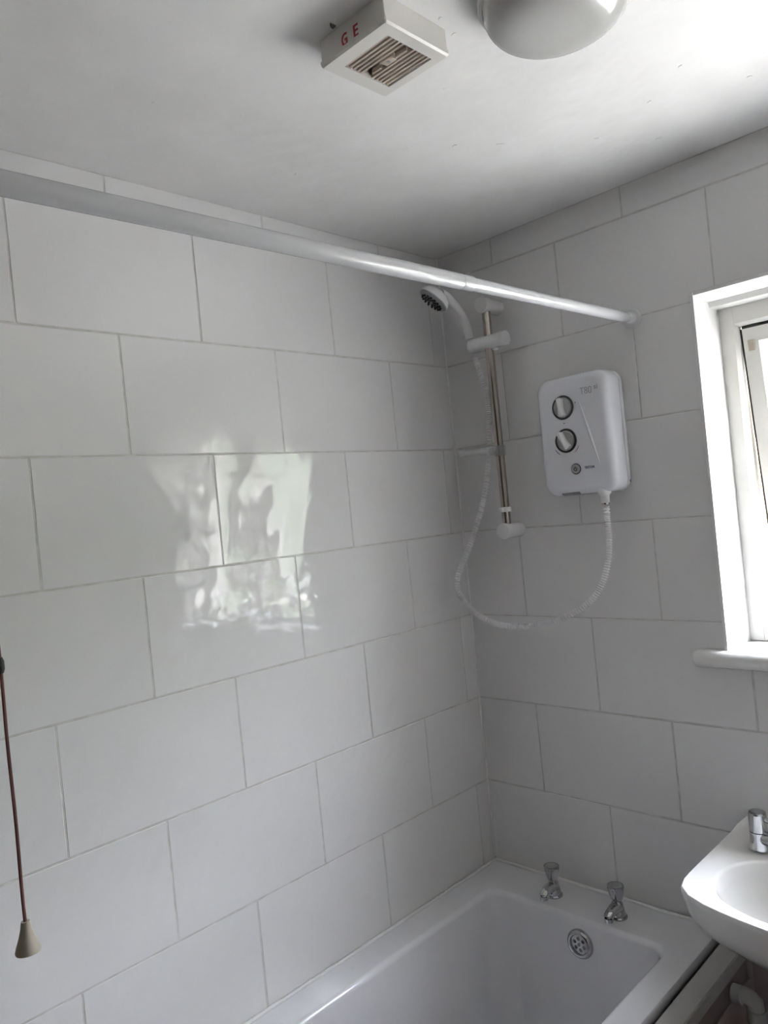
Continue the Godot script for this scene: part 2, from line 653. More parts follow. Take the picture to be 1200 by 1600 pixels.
# ------------------------------------------------------------------ window
func build_window() -> void:
	var w := Node3D.new()
	w.name = "window_1"
	w.set_meta("kind", "structure")
	w.set_meta("label", "white painted window with a top-hung sash propped open")
	add_child(w)
	w.position = Vector3(1.235, 1.255, 0)
	var x0 := WIN.position.x
	var x1 := WIN.end.x
	var y0 := WIN.position.y
	var y1 := WIN.end.y
	var fz := -0.122      # face of the frame
	# linings of the reveal, a little splayed, standing 4 mm proud of the tiles
	for s in 2:
		var a := x0 if s == 0 else x1
		var d := 1.0 if s == 0 else -1.0
		var mb := MB.new()
		mb.slab(PackedVector2Array([Vector2(a + d * 0.001, -0.005), Vector2(a + d * 0.008, -0.005), Vector2(a + d * 0.009, -0.001), Vector2(a + d * 0.020, 0.20), Vector2(a + d * 0.001, 0.20)]), y0 + 0.001, y1 - 0.001, 0.0, Transform3D(Basis(Vector3(1, 0, 0), Vector3(0, 0, -1), Vector3(0, 1, 0)), Vector3.ZERO))
		part("jamb_lining", mb, M.gloss_paint, w, 25.0)
	var hm := MB.new()
	hm.slab(PackedVector2Array([Vector2(-0.005, y1 - 0.001), Vector2(-0.005, y1 - 0.009), Vector2(-0.001, y1 - 0.010), Vector2(0.07, y1 - 0.017), Vector2(0.075, y1 - 0.030), Vector2(0.20, y1 - 0.032), Vector2(0.20, y1 - 0.001)]), x0 + 0.009, x1 - 0.009, 0.0, Transform3D(Basis(Vector3(0, 0, -1), Vector3(0, 1, 0), Vector3(1, 0, 0)), Vector3.ZERO))
	part("head_lining", hm, M.gloss_paint, w, 25.0)

	# sill board with a rounded nose and a horn at each end
	var sm := MB.new()
	var prof := PackedVector2Array()
	prof.push_back(Vector2(0.14, 1.256))
	prof.push_back(Vector2(0.14, 1.216))
	for i in 9:
		var a := -PI * 0.5 + PI * i / 8.0
		prof.push_back(Vector2(-0.012 - 0.020 * cos(a), 1.236 + 0.020 * sin(a)))
	sm.slab(prof, x0 + 0.001, x1 - 0.001, 0.0, Transform3D(Basis(Vector3(0, 0, -1), Vector3(0, 1, 0), Vector3(1, 0, 0)), Vector3.ZERO))
	var nose := PackedVector2Array()
	for p in prof:
		nose.push_back(Vector2(minf(p.x, -0.0005), p.y))
	for s in 2:
		var rings := []
		var horn := -1.0 if s == 0 else 1.0
		var xe := (x0 - 0.074) if s == 0 else (x1 + 0.074)
		var xi := (x0 + 0.001) if s == 0 else (x1 - 0.001)
		for k in 6:
			var f := k / 5.0
			var ring := PackedVector3Array()
			var sc := 1.0 if k == 0 else sqrt(1.0 - pow((f - 0.2) / 0.8 * 0.85, 2.0))
			var x := xi if k == 0 else xe - horn * 0.012 * (1.0 - (f - 0.2) / 0.8)
			for p in nose:
				ring.push_back(Vector3(x, 1.236 + (p.y - 1.236) * sc, -p.x * (sc if p.x < -0.001 else 1.0)))
			rings.append(ring)
		sm.loft(rings)
	part("sill_board", sm, M.gloss_paint, w, 30.0)

	# frame
	var fx0 := x0 + 0.016
	var fx1 := x1 - 0.016
	var fy0 := 1.258
	var fy1 := y1 - 0.028
	var ox0 := x0 + 0.056
	var ox1 := x1 - 0.056
	var oy0 := 1.308
	var oy1 := 2.020
	var fd := fz - 0.066
	for s in 2:
		var a := fx0 if s == 0 else fx1
		var b := ox0 if s == 0 else ox1
		var d := 1.0 if s == 0 else -1.0
		var mb := MB.new()
		# profile (x, depth): flat face, sloped bead into the opening
		var pr := PackedVector2Array([Vector2(a, -fz), Vector2(b - d * 0.008, -fz), Vector2(b, -fz + 0.010), Vector2(b + d * 0.001, -fz + 0.022), Vector2(b - d * 0.006, -fz + 0.024), Vector2(b - d * 0.006, -fd), Vector2(a, -fd)])
		mb.slab(pr, fy0, fy1, 0.0, Transform3D(Basis(Vector3(1, 0, 0), Vector3(0, 0, -1), Vector3(0, 1, 0)), Vector3.ZERO))
		part("frame_stile", mb, M.old_plastic, w, 25.0)
	for s in 2:
		var a := fy0 if s == 0 else fy1
		var b := oy0 if s == 0 else oy1
		var d := 1.0 if s == 0 else -1.0
		var mb := MB.new()
		var pr := PackedVector2Array([Vector2(-fz, a), Vector2(-fz, b - d * 0.008), Vector2(-fz + 0.010, b), Vector2(-fz + 0.022, b + d * 0.001), Vector2(-fz + 0.024, b - d * 0.006), Vector2(-fd, b - d * 0.006), Vector2(-fd, a)])
		mb.slab(pr, ox0 - 0.007, ox1 + 0.007, 0.0, Transform3D(Basis(Vector3(0, 0, -1), Vector3(0, 1, 0), Vector3(1, 0, 0)), Vector3.ZERO))
		part("frame_rail", mb, M.old_plastic, w, 25.0)

	var mx := 1.345      # mullion between the opening sash and the fixed light
	var mm := MB.new()
	mm.slab(PackedVector2Array([Vector2(mx - 0.018, -fz), Vector2(mx + 0.018, -fz), Vector2(mx + 0.026, -fz + 0.010), Vector2(mx + 0.026, -fd), Vector2(mx - 0.026, -fd), Vector2(mx - 0.026, -fz + 0.010)]), oy0 - 0.007, oy1 + 0.007, 0.0, Transform3D(Basis(Vector3(1, 0, 0), Vector3(0, 0, -1), Vector3(0, 1, 0)), Vector3.ZERO))
	part("mullion", mm, M.old_plastic, w, 25.0)
	var pm := MB.new()
	pm.box(Vector3(mx + 0.020, oy0 - 0.004, fz - 0.034), Vector3(ox1 + 0.004, oy1 + 0.004, fz - 0.030))
	part("fixed_pane", pm, M.obscured_glass, w)
	# sash, hinged along its top, swung outwards
	var sash := Node3D.new()
	sash.name = "sash"
	w.add_child(sash)
	var sx1 := mx - 0.026
	sash.position = Vector3((ox0 + sx1) * 0.5 - w.position.x, oy1 - 0.004 - 1.255, fz - 0.008)
	sash.rotation.x = deg_to_rad(6.8)
	var hw := (sx1 - ox0) * 0.5 - 0.007
	var hh := oy1 - oy0 - 0.012
	var sw := 0.050
	for s in [-1.0, 1.0]:
		var mb := MB.new()
		mb.slab(PackedVector2Array([Vector2(s * hw, 0.0), Vector2(s * (hw - sw + 0.016), 0.0), Vector2(s * (hw - sw), 0.014), Vector2(s * (hw - sw), 0.052), Vector2(s * hw, 0.052)]), -hh, -0.004, 0.0, Transform3D(Basis(Vector3(1, 0, 0), Vector3(0, 0, -1), Vector3(0, 1, 0)), Vector3.ZERO))
		put("sash_stile", mb.mesh(25.0), M.old_plastic, sash)
	for s in 2:
		var ya := -0.004 if s == 0 else -hh
		var d := -1.0 if s == 0 else 1.0
		var mb := MB.new()
		mb.slab(PackedVector2Array([Vector2(0.0, ya), Vector2(0.0, ya + d * (sw - 0.016)), Vector2(0.014, ya + d * sw), Vector2(0.052, ya + d * sw), Vector2(0.052, ya)]), -hw + sw - 0.017, hw - sw + 0.017, 0.0, Transform3D(Basis(Vector3(0, 0, -1), Vector3(0, 1, 0), Vector3(1, 0, 0)), Vector3.ZERO))
		put("sash_rail", mb.mesh(25.0), M.old_plastic, sash)
	var gm := MB.new()
	gm.box(Vector3(-hw + sw - 0.004, -hh + sw - 0.004, -0.030), Vector3(hw - sw + 0.004, -sw, -0.026))
	put("pane", gm.mesh(), M.obscured_glass, sash)
	var km := MB.new()
	for s in [-1.0, 1.0]:
		km.box(Vector3(s * (hw + 0.0025) - 0.0035, -hh, -0.034), Vector3(s * (hw + 0.0025) + 0.0035, -0.004, -0.006))
	km.box(Vector3(-hw, -0.004, -0.058), Vector3(hw, 0.003, -0.002))
	put("gasket", km.mesh(), M.gasket, sash)
	# plastic corner clip and the friction stay
	var cm := MB.new()
	cm.box(Vector3(-hw + 0.010, -0.060, -0.001), Vector3(-hw + 0.026, -0.034, 0.004), 0.0015)
	put("corner_clip", cm.mesh(), M.bell_beige, sash)
	var tm := MB.new()
	tm.box(Vector3(-hw - 0.009, -0.36, -0.040), Vector3(-hw - 0.006, -0.16, -0.026))
	put("friction_stay", tm.mesh(), M.steel, sash)


# ------------------------------------------------------------------ what stands outside
func build_outside() -> void:
	var gy := -0.35
	var mb := MB.new()
	mb.box(Vector3(-30, gy - 0.2, -40), Vector3(30, gy, 25))
	struct("ground", mb, M.ground_paving, "sunlit pale paving outside the window")

	# side wall of the next house: it faces +x and runs away from the window
	var wx := -1.72
	var h := thing("brick_house", Vector3(wx, gy, -8.0), "sunlit pale orange brick house wall seen through the window gap", "building")
	mb = MB.new()
	mb.box(Vector3(wx - 6.0, gy, -13.0), Vector3(wx - 0.004, 4.9, -4.0))
	part("mortar_bed", mb, M.mortar, h)
	var bw := 0.225
	var bh := 0.075
	var brick := MB.new()
	brick.box(Vector3(-0.03, -0.0325, -0.1075), Vector3(0.004, 0.0325, 0.1075), 0.003)
	var bm := brick.mesh()
	var rest := [[], [], [], []]
	for r in 69:
		for c in 39:
			var z := -12.85 + c * bw + (bw * 0.5 if r % 2 else 0.0)
			var y := gy + 0.045 + r * bh
			var k := rng.randi_range(0, 3)
			if z > -9.2 and z < -6.5 and y > 0.12 and y < 1.95:
				put("brick", bm, M["brick%d" % k], h, Transform3D(Basis.IDENTITY, Vector3(wx, y, z) - h.position))
			elif z < -4.1:
				rest[k].append(Vector3(wx, y, z) - h.position)
	for k in 4:
		var mm := MultiMesh.new()
		mm.transform_format = MultiMesh.TRANSFORM_3D
		mm.mesh = bm
		mm.instance_count = rest[k].size()
		for i in rest[k].size():
			mm.set_instance_transform(i, Transform3D(Basis.IDENTITY, rest[k][i]))
		var mi := MultiMeshInstance3D.new()
		mi.name = "outer_brickwork"
		mi.multimesh = mm
		mi.material_override = M["brick%d" % k]
		mi.set_meta("kind", "stuff")
		h.add_child(mi, true)

	# unseen tall hedge, added to block low sky light
	var hg := thing("added_hedge", Vector3(4.0, gy, -9.0), "unseen dark hedge added beyond the window to block low sky light", "hedge")
	var hl := MB.new()
	for seg in [[Vector3(wx + 1.2, 0, -12.0), Vector3(17.0, 0, -10.0)]]:
		var a: Vector3 = seg[0]
		var d: Vector3 = (seg[1] - seg[0]).normalized()
		var sd := Vector3(-d.z, 0, d.x)
		var ln: float = (seg[1] - seg[0]).length()
		var n := int(ln / 0.5)
		var rings := []
		for i in n + 1:
			var c := a + d * ln * i / n
			var ring := PackedVector3Array()
			for q in [Vector2(-0.5, gy), Vector2(-0.7, 2.0), Vector2(-0.5, 3.9), Vector2(0.0, 4.6), Vector2(0.5, 3.9), Vector2(0.7, 2.0), Vector2(0.5, gy)]:
				var j := Vector3(rng.randf_range(-1, 1), rng.randf_range(-1, 1), rng.randf_range(-1, 1)) * (0.25 if q.y > 0 else 0.0)
				ring.push_back(Vector3(c.x, q.y, c.z) + sd * q.x + j)
			rings.append(ring)
		hl.loft(rings)
	part("foliage", hl, M.leaf0, hg, 20.0)

	for b in 3:
		var at := [Vector3(-1.18, gy, -7.0), Vector3(-1.15, gy, -6.0), Vector3(-1.2, gy, -8.1)][b] as Vector3
		var s := thing("garden_shrub", at, ["small green shrub in front of the brick house", "green shrub nearer the window beside the brick house", "green shrub farther along the brick house wall"][b], "shrub", "shrubs along the brick house")
		var lm := MB.new()
		for i in 420:
			var d := Vector3(rng.randfn(), rng.randfn(), rng.randfn()).normalized() * pow(rng.randf(), 0.4)
			var p := at + Vector3(d.x * 0.34, 0.40 + d.y * 0.34, d.z * 0.42)
			var ax := Vector3(rng.randfn(), rng.randfn(), rng.randfn()).normalized()
			var bx := ax.cross(Vector3(rng.randfn(), rng.randfn(), rng.randfn())).normalized()
			lm.start()
			lm.tri(p - ax * 0.035, p + bx * 0.018, p + ax * 0.035)
			lm.tri(p - ax * 0.035, p + ax * 0.035, p - bx * 0.018)
		part("foliage", lm, M["leaf%d" % (b % 2)], s, 1.0)
		var bk := MB.new()
		bk.tube(PackedVector3Array([at, at + Vector3(0.02, 0.18, 0), at + Vector3(0.0, 0.4, 0.03)]), PackedFloat32Array([0.02, 0.016, 0.008]), 8)
		part("stem", bk, M.bark, s)


# ------------------------------------------------------------------ bath
func build_bath() -> void:
	var ry := 0.575
	var bx1 := 0.676
	var b := thing("bathtub", Vector3(0.34, 0, 0.85), "white acrylic bath set against the tiled walls", "bath")
	var rings := []
	var zl := 1.70
	rings.append(ring_xz(0.13, 0.57, 0.17, 1.46, 0.165, 0.09))
	rings.append(ring_xz(0.09, 0.62, 0.14, 1.56, 0.22, 0.10))
	rings.append(ring_xz(0.07, 0.635, 0.125, 1.60, 0.545, 0.09))
	rings.append(ring_xz(0.006, bx1 - 0.004, 0.006, zl - 0.004, 0.550, 0.010))
	rings.append(ring_xz(0.004, bx1, 0.004, zl, 0.553, 0.012))
	rings.append(ring_xz(0.004, bx1, 0.004, zl, ry - 0.006, 0.012))
	rings.append(ring_xz(0.006, bx1 - 0.002, 0.006, zl - 0.002, ry - 0.001, 0.012))
	rings.append(ring_xz(0.010, bx1 - 0.006, 0.010, zl - 0.006, ry, 0.012))
	rings.append(ring_xz(0.086, 0.618, 0.138, 1.608, ry, 0.045))
	for k in 5:
		var a := PI * 0.5 * (k + 1) / 5.0
		var i := 0.014 * sin(a)
		rings.append(ring_xz(0.086 + i, 0.618 - i, 0.138 + i, 1.608 - i, ry - 0.014 * (1.0 - cos(a)), 0.045))
	rings.append(ring_xz(0.108, 0.594, 0.160, 1.56, 0.45, 0.066))
	rings.append(ring_xz(0.122, 0.576, 0.172, 1.50, 0.30, 0.075))
	rings.append(ring_xz(0.128, 0.568, 0.178, 1.47, 0.25, 0.08))
	rings.append(ring_xz(0.142, 0.552, 0.192, 1.44, 0.21, 0.085))
	rings.append(ring_xz(0.172, 0.522, 0.222, 1.40, 0.19, 0.08))
	rings.append(ring_xz(0.215, 0.48, 0.265, 1.35, 0.185, 0.06))
	var mb := MB.new()
	mb.loft(rings)
	part("tub", mb, M.bath_acrylic, b, 50.0)
	# sealant along both walls
	mb = MB.new()
	mb.tube(PackedVector3Array([Vector3(0.0062, ry + 0.001, 0.008), Vector3(0.0062, ry + 0.001, zl)]), PackedFloat32Array([0.0052]), 10)
	mb.tube(PackedVector3Array([Vector3(0.008, ry + 0.001, 0.0062), Vector3(bx1, ry + 0.001, 0.0062)]), PackedFloat32Array([0.0052]), 10)
	part("sealant_bead", mb, M.sealant, b)
	# overflow on the tap end
	var of := Transform3D(Basis(Vector3(1, 0, 0), Vector3(0, 0.06, 1).normalized(), Vector3(0, -1, 0.06).normalized()), Vector3(0.376, 0.513, 0.1585))
	mb = MB.new()
	mb.collar([Vector2(0.0360, -0.004), Vector2(0.0360, 0.003), Vector2(0.0330, 0.0085), Vector2(0.0290, 0.0105), Vector2(0.0255, 0.0095), Vector2(0.0240, 0.0050), Vector2(0.0240, -0.004)], 36, of)
	var ov := part("overflow_ring", mb, M.chrome, b)
	# pierced plate: six wedges, each with a round hole
	mb = MB.new()
	var pr := 0.0235
	for k in 6:
		var mid := TAU * (k + 0.3) / 6.0
		var hc := Vector2(0.0138, 0.0)
		var rings4 := [PackedVector3Array(), PackedVector3Array(), PackedVector3Array(), PackedVector3Array()]
		for i in 28:
			var d := Vector2.from_angle(TAU * i / 28.0)
			# from the hole's centre to the wedge's edge
			var bq := hc.dot(d)
			var far := -bq + sqrt(bq * bq - hc.length_squared() + pr * pr)
			for sg in [-1.0, 1.0]:
				var nn := Vector2(-sin(PI / 6.0), sg * cos(PI / 6.0))
				var den := d.dot(nn)
				if den > 1e-5: far = minf(far, -hc.dot(nn) / den)
			var e := hc + d * far
			var q := hc + d * 0.0047
			for j in 4:
				var w2 := q if j == 0 or j == 3 else e
				w2 = w2.rotated(mid)
				rings4[j].push_back(of * Vector3(w2.x, 0.0045 if j < 2 else 0.0025, w2.y))
		mb.loop(rings4)
	part("overflow_plate", mb, M.chrome, ov, 30.0)
	mb = MB.new()
	mb.lathe([Vector2(0.0040, 0.003), Vector2(0.0040, 0.0062), Vector2(0.0030, 0.0070), Vector2(0.0001, 0.0072)], 16, of)
	part("overflow_screw", mb, M.steel, ov)

	# panel along the open side
	var p := thing("bath_surround", Vector3(0.71, 0, 0.85), "dull brown bath side panel with a pale top rail", "bath surround")
	mb = MB.new()
	mb.box(Vector3(0.688, 0.532, 0.006), Vector3(0.738, 0.566, 1.70), 0.003)
	part("top_rail", mb, M.panel_trim, p)
	mb = MB.new()
	mb.box(Vector3(0.706, 0.004, 0.006), Vector3(0.730, 0.531, 1.70), 0.001)
	part("board", mb, M.panel_board, p)
	mb = MB.new()
	mb.box(Vector3(0.7305, 0.46, 0.006), Vector3(0.735, 0.480, 1.70), 0.001)
	mb.box(Vector3(0.7305, 0.004, 0.006), Vector3(0.742, 0.09, 1.70), 0.002)
	part("batten", mb, M.panel_board, p)

	bath_tap(Vector3(0.262, ry + 0.0005, 0.088), "chrome bath tap nearer the tiled corner")
	bath_tap(Vector3(0.452, ry + 0.0005, 0.090), "chrome bath tap nearer the wash basin")


func bath_tap(at: Vector3, label: String) -> void:
	var t := thing("bath_tap", at, label, "tap", "pair of chrome bath taps")
	var xf := Transform3D(Basis.IDENTITY, at)
	var mb := MB.new()
	mb.lathe([Vector2(0.0235, 0), Vector2(0.0235, 0.003), Vector2(0.021, 0.006)], 28, xf)
	part("base_flange", mb, M.chrome, t)
	mb = MB.new()
	# body: a flared foot that rises to the neck and runs out into the spout
	mb.lathe([Vector2(0.020, 0.005), Vector2(0.0195, 0.010), Vector2(0.017, 0.022), Vector2(0.0145, 0.034), Vector2(0.012, 0.041), Vector2(0.011, 0.044)], 28, xf)
	var pts := smooth_path([at + Vector3(0, 0.026, 0.000), at + Vector3(0, 0.027, 0.018), at + Vector3(0, 0.025, 0.034), at + Vector3(0, 0.021, 0.045), at + Vector3(0, 0.018, 0.048)], 0.004)
	var rr := PackedFloat32Array()
	for i in pts.size():
		rr.push_back(lerpf(0.0165, 0.0120, float(i) / (pts.size() - 1)))
	mb.tube(pts, rr, 18, 0.85, Vector3(0, 1, 0.2))
	part("body", mb, M.chrome, t, 50.0)
	mb = MB.new()
	mb.collar([Vector2(0.0065, 0.000), Vector2(0.0105, 0.000), Vector2(0.0105, 0.009), Vector2(0.0065, 0.009)], 20, along(Vector3(0, -1, 0.05), at + Vector3(0, 0.017, 0.0465)))
	part("spout_nozzle", mb, M.chrome, t)
	# fluted handle, wider at the top
	mb = MB.new()
	var rings := []
	for s in [[0.043, 0.0130, 0.0], [0.048, 0.0160, 0.0], [0.060, 0.0188, 0.16], [0.074, 0.0212, 0.10], [0.081, 0.0218, 0.02], [0.0845, 0.0206, 0.0]]:
		var ring := PackedVector3Array()
		for i in 48:
			var a := TAU * i / 48.0
			var r: float = s[1] * (1.0 - s[2] * pow(absf(sin(a * 3.0)), 3.0))
			ring.push_back(at + Vector3(cos(a) * r, s[0] * 0.88 + 0.006, sin(a) * r))
		rings.append(ring)
	mb.loft(rings)
	var hd := part("handle", mb, M.chrome, t, 40.0)
	mb = MB.new()
	mb.lathe([Vector2(0.0165, 0.0800), Vector2(0.0165, 0.0812), Vector2(0.0155, 0.0818)], 24, xf)
	part("index_cap", mb, M.steel, hd)


# ------------------------------------------------------------------ wash basin
func basin_ring(scale_x: float, scale_z: float, y: float, back: float, rise := 0.0, zc := 0.20) -> PackedVector3Array:
	# outline of the basin from above: straight back and sides, bowed front
	var out := PackedVector3Array()
	var n := 64
	for i in n:
		var a := TAU * i / n
		var d := Vector2(cos(a), sin(a))
		# superellipse with a bowed front (z is depth)
		var hw := 0.276
		var zf := 0.452 - zc
		var zb := zc - 0.004
		var hz := zf if d.y > 0 else zb
		var ex := 9.0
		var q := Vector2(d.x / hw, d.y / hz)
		var r := pow(pow(absf(q.x), ex) + pow(absf(q.y), ex), -1.0 / ex)
		var p := d * r
		var bow := 0.0
		if p.y > 0: bow = -0.050 * pow(absf(p.x) / hw, 2.0) * (p.y / hz)
		p.y += bow
		p.x *= scale_x
		p.y = p.y * scale_z if p.y > 0 else p.y * back
		var z := zc + p.y
		var yy := y
		if rise > 0.0: yy += rise * smoothstep(0.09, 0.0, z)
		out.push_back(Vector3(1.031 + p.x, yy, z))
	return out

func bowl_ring(f: float, y: float) -> PackedVector3Array:
	var out := PackedVector3Array()
	var n := 64
	for i in n:
		var a := TAU * i / n
		var r := pow(pow(absf(cos(a)), 2.5) + pow(absf(sin(a)), 2.5), -1.0 / 2.5)
		out.push_back(Vector3(1.031 + cos(a) * r * 0.222 * f, y, 0.282 + sin(a) * r * 0.132 * f))
	return out

func build_basin() -> void:
	var b := thing("wash_basin", Vector3(1.031, 0.70, 0.004), "white ceramic wash basin under the window", "wash basin")
	var top := 0.862
	var rings := []
	rings.append(basin_ring(0.30, 0.20, 0.690, 0.985))
	rings.append(basin_ring(0.52, 0.45, 0.705, 0.99))
	rings.append(basin_ring(0.78, 0.72, 0.745, 0.995))
	rings.append(basin_ring(0.93, 0.90, 0.785, 1.0))
	rings.append(basin_ring(0.975, 0.965, 0.815, 1.0))
	rings.append(basin_ring(0.995, 0.992, top - 0.010, 1.0, 0.022))
	rings.append(basin_ring(0.996, 0.994, top - 0.003, 0.998, 0.022))
	rings.append(basin_ring(0.988, 0.984, top, 0.985, 0.020))
	rings.append(basin_ring(0.94, 0.935, top - 0.001, 0.94, 0.003))
	rings.append(bowl_ring(1.04, top - 0.004))
	rings.append(bowl_ring(1.0, top - 0.010))
	rings.append(bowl_ring(0.96, top - 0.030))
	rings.append(bowl_ring(0.90, top - 0.065))
	rings.append(bowl_ring(0.78, top - 0.098))
	rings.append(bowl_ring(0.55, top - 0.120))
	rings.append(bowl_ring(0.25, top - 0.130))
	var mb := MB.new()
	mb.loft(rings)
	part("bowl", mb, M.ceramic, b, 50.0)
	mb = MB.new()
	mb.lathe([Vector2(0.021, top - 0.1305), Vector2(0.021, top - 0.128), Vector2(0.015, top - 0.127), Vector2(0.014, top - 0.129)], 20, Transform3D(Basis.IDENTITY, Vector3(1.031, 0, 0.282)))
	part("plug_ring", mb, M.chrome, b)

	# tap on the deck, beside the wall
	var at := Vector3(0.838, top + 0.0016, 0.140)
	var t := thing("basin_tap", at, "chrome basin tap with a lever, on the wash basin deck", "tap")
	var xf := Transform3D(Basis.IDENTITY, at)
	mb = MB.new()
	mb.lathe([Vector2(0.0225, 0.0), Vector2(0.0225, 0.004), Vector2(0.0205, 0.012), Vector2(0.0185, 0.030), Vector2(0.0185, 0.036)], 32, xf)
	var sp := smooth_path([at + Vector3(0.0, 0.022, 0.0), at + Vector3(0.030, 0.027, 0.012), at + Vector3(0.062, 0.027, 0.026), at + Vector3(0.088, 0.023, 0.038), at + Vector3(0.094, 0.014, 0.042)], 0.005)
	var rr := PackedFloat32Array()
	for i in sp.size():
		rr.push_back(lerpf(0.0145, 0.0090, float(i) / (sp.size() - 1)))
	mb.tube(sp, rr, 18)
	part("body", mb, M.chrome, t, 50.0)
	mb = MB.new()
	mb.lathe([Vector2(0.0175, 0.037), Vector2(0.0185, 0.038), Vector2(0.0180, 0.074), Vector2(0.0170, 0.0775), Vector2(0.0150, 0.0785)], 32, xf)
	var hd := part("handle", mb, M.chrome, t)
	mb = MB.new()
	mb.lathe([Vector2(0.0145, 0.0780), Vector2(0.0145, 0.0792), Vector2(0.0130, 0.0796)], 24, xf)
	part("index_cap", mb, M.steel, hd)
	mb = MB.new()
	mb.tube(PackedVector3Array([at + Vector3(0.012, 0.066, 0.002), at + Vector3(0.045, 0.060, 0.010), at + Vector3(0.070, 0.056, 0.016)]), PackedFloat32Array([0.0055, 0.0045, 0.005]), 12)
	part("lever", mb, M.chrome, hd)

	# waste pipe between the bath panel and the wall
	var w := thing("waste_pipe", Vector3(0.80, 0, 0.05), "white plastic waste pipe bending down beside the bath panel", "pipe")
	mb = MB.new()
	var pp := smooth_path([Vector3(0.752, 0.515, 0.135), Vector3(0.772, 0.517, 0.130), Vector3(0.784, 0.508, 0.127), Vector3(0.790, 0.490, 0.125), Vector3(0.790, 0.30, 0.125), Vector3(0.790, 0.002, 0.125)], 0.006)
	mb.tube(pp, PackedFloat32Array([0.0165]), 16)
	part("pipe", mb, M.pipe_plastic, w)
	mb = MB.new()
	mb.lathe([Vector2(0.0195, 0), Vector2(0.0195, 0.028)], 20, Transform3D(Basis.IDENTITY, Vector3(0.790, 0.462, 0.125)))
	mb.lathe([Vector2(0.0195, 0), Vector2(0.0195, 0.020)], 20, along(Vector3(1, 0.05, 0), Vector3(0.746, 0.515, 0.134)))
	part("elbow_collar", mb, M.pipe_plastic, w)


# ------------------------------------------------------------------ curtain rod
func build_rod() -> void:
	var r := thing("shower_curtain_rod", Vector3(0.602, 2.07, 0), "long white shower curtain rod running from wall to wall below the ceiling", "curtain rod")
	var at := func(z: float) -> Vector3: return Vector3(0.602, 2.0765 - 0.0105 * z, z)
	var mb := MB.new()
	mb.tube(PackedVector3Array([at.call(0.68), at.call(0.682), at.call(1.6), at.call(2.345)]), PackedFloat32Array([0.0132, 0.0145, 0.0145, 0.0145]), 32)
	part("outer_tube", mb, M.rod_enamel, r)
	mb = MB.new()
	mb.tube(PackedVector3Array([at.call(0.028), at.call(0.03), at.call(0.65), at.call(0.72)]), PackedFloat32Array([0.0118, 0.0125, 0.0125, 0.0125]), 32)
	part("inner_tube", mb, M.rod_enamel, r)
	mb = MB.new()
	mb.tube(PackedVector3Array([at.call(0.645), at.call(0.648), at.call(0.672), at.call(0.678)]), PackedFloat32Array([0.0128, 0.0142, 0.0142, 0.0128]), 32)
	part("joint_collar", mb, M.rod_enamel, r)
	mb = MB.new()
	mb.tube(PackedVector3Array([at.call(0.001), at.call(0.004), at.call(0.0065), at.call(0.0075), at.call(0.009), at.call(0.028), at.call(0.0295)]), PackedFloat32Array([0.025, 0.025, 0.0225, 0.0155, 0.0143, 0.0138, 0.0128]), 36)
	part("wall_flange", mb, M.white_plastic, r, 30.0)


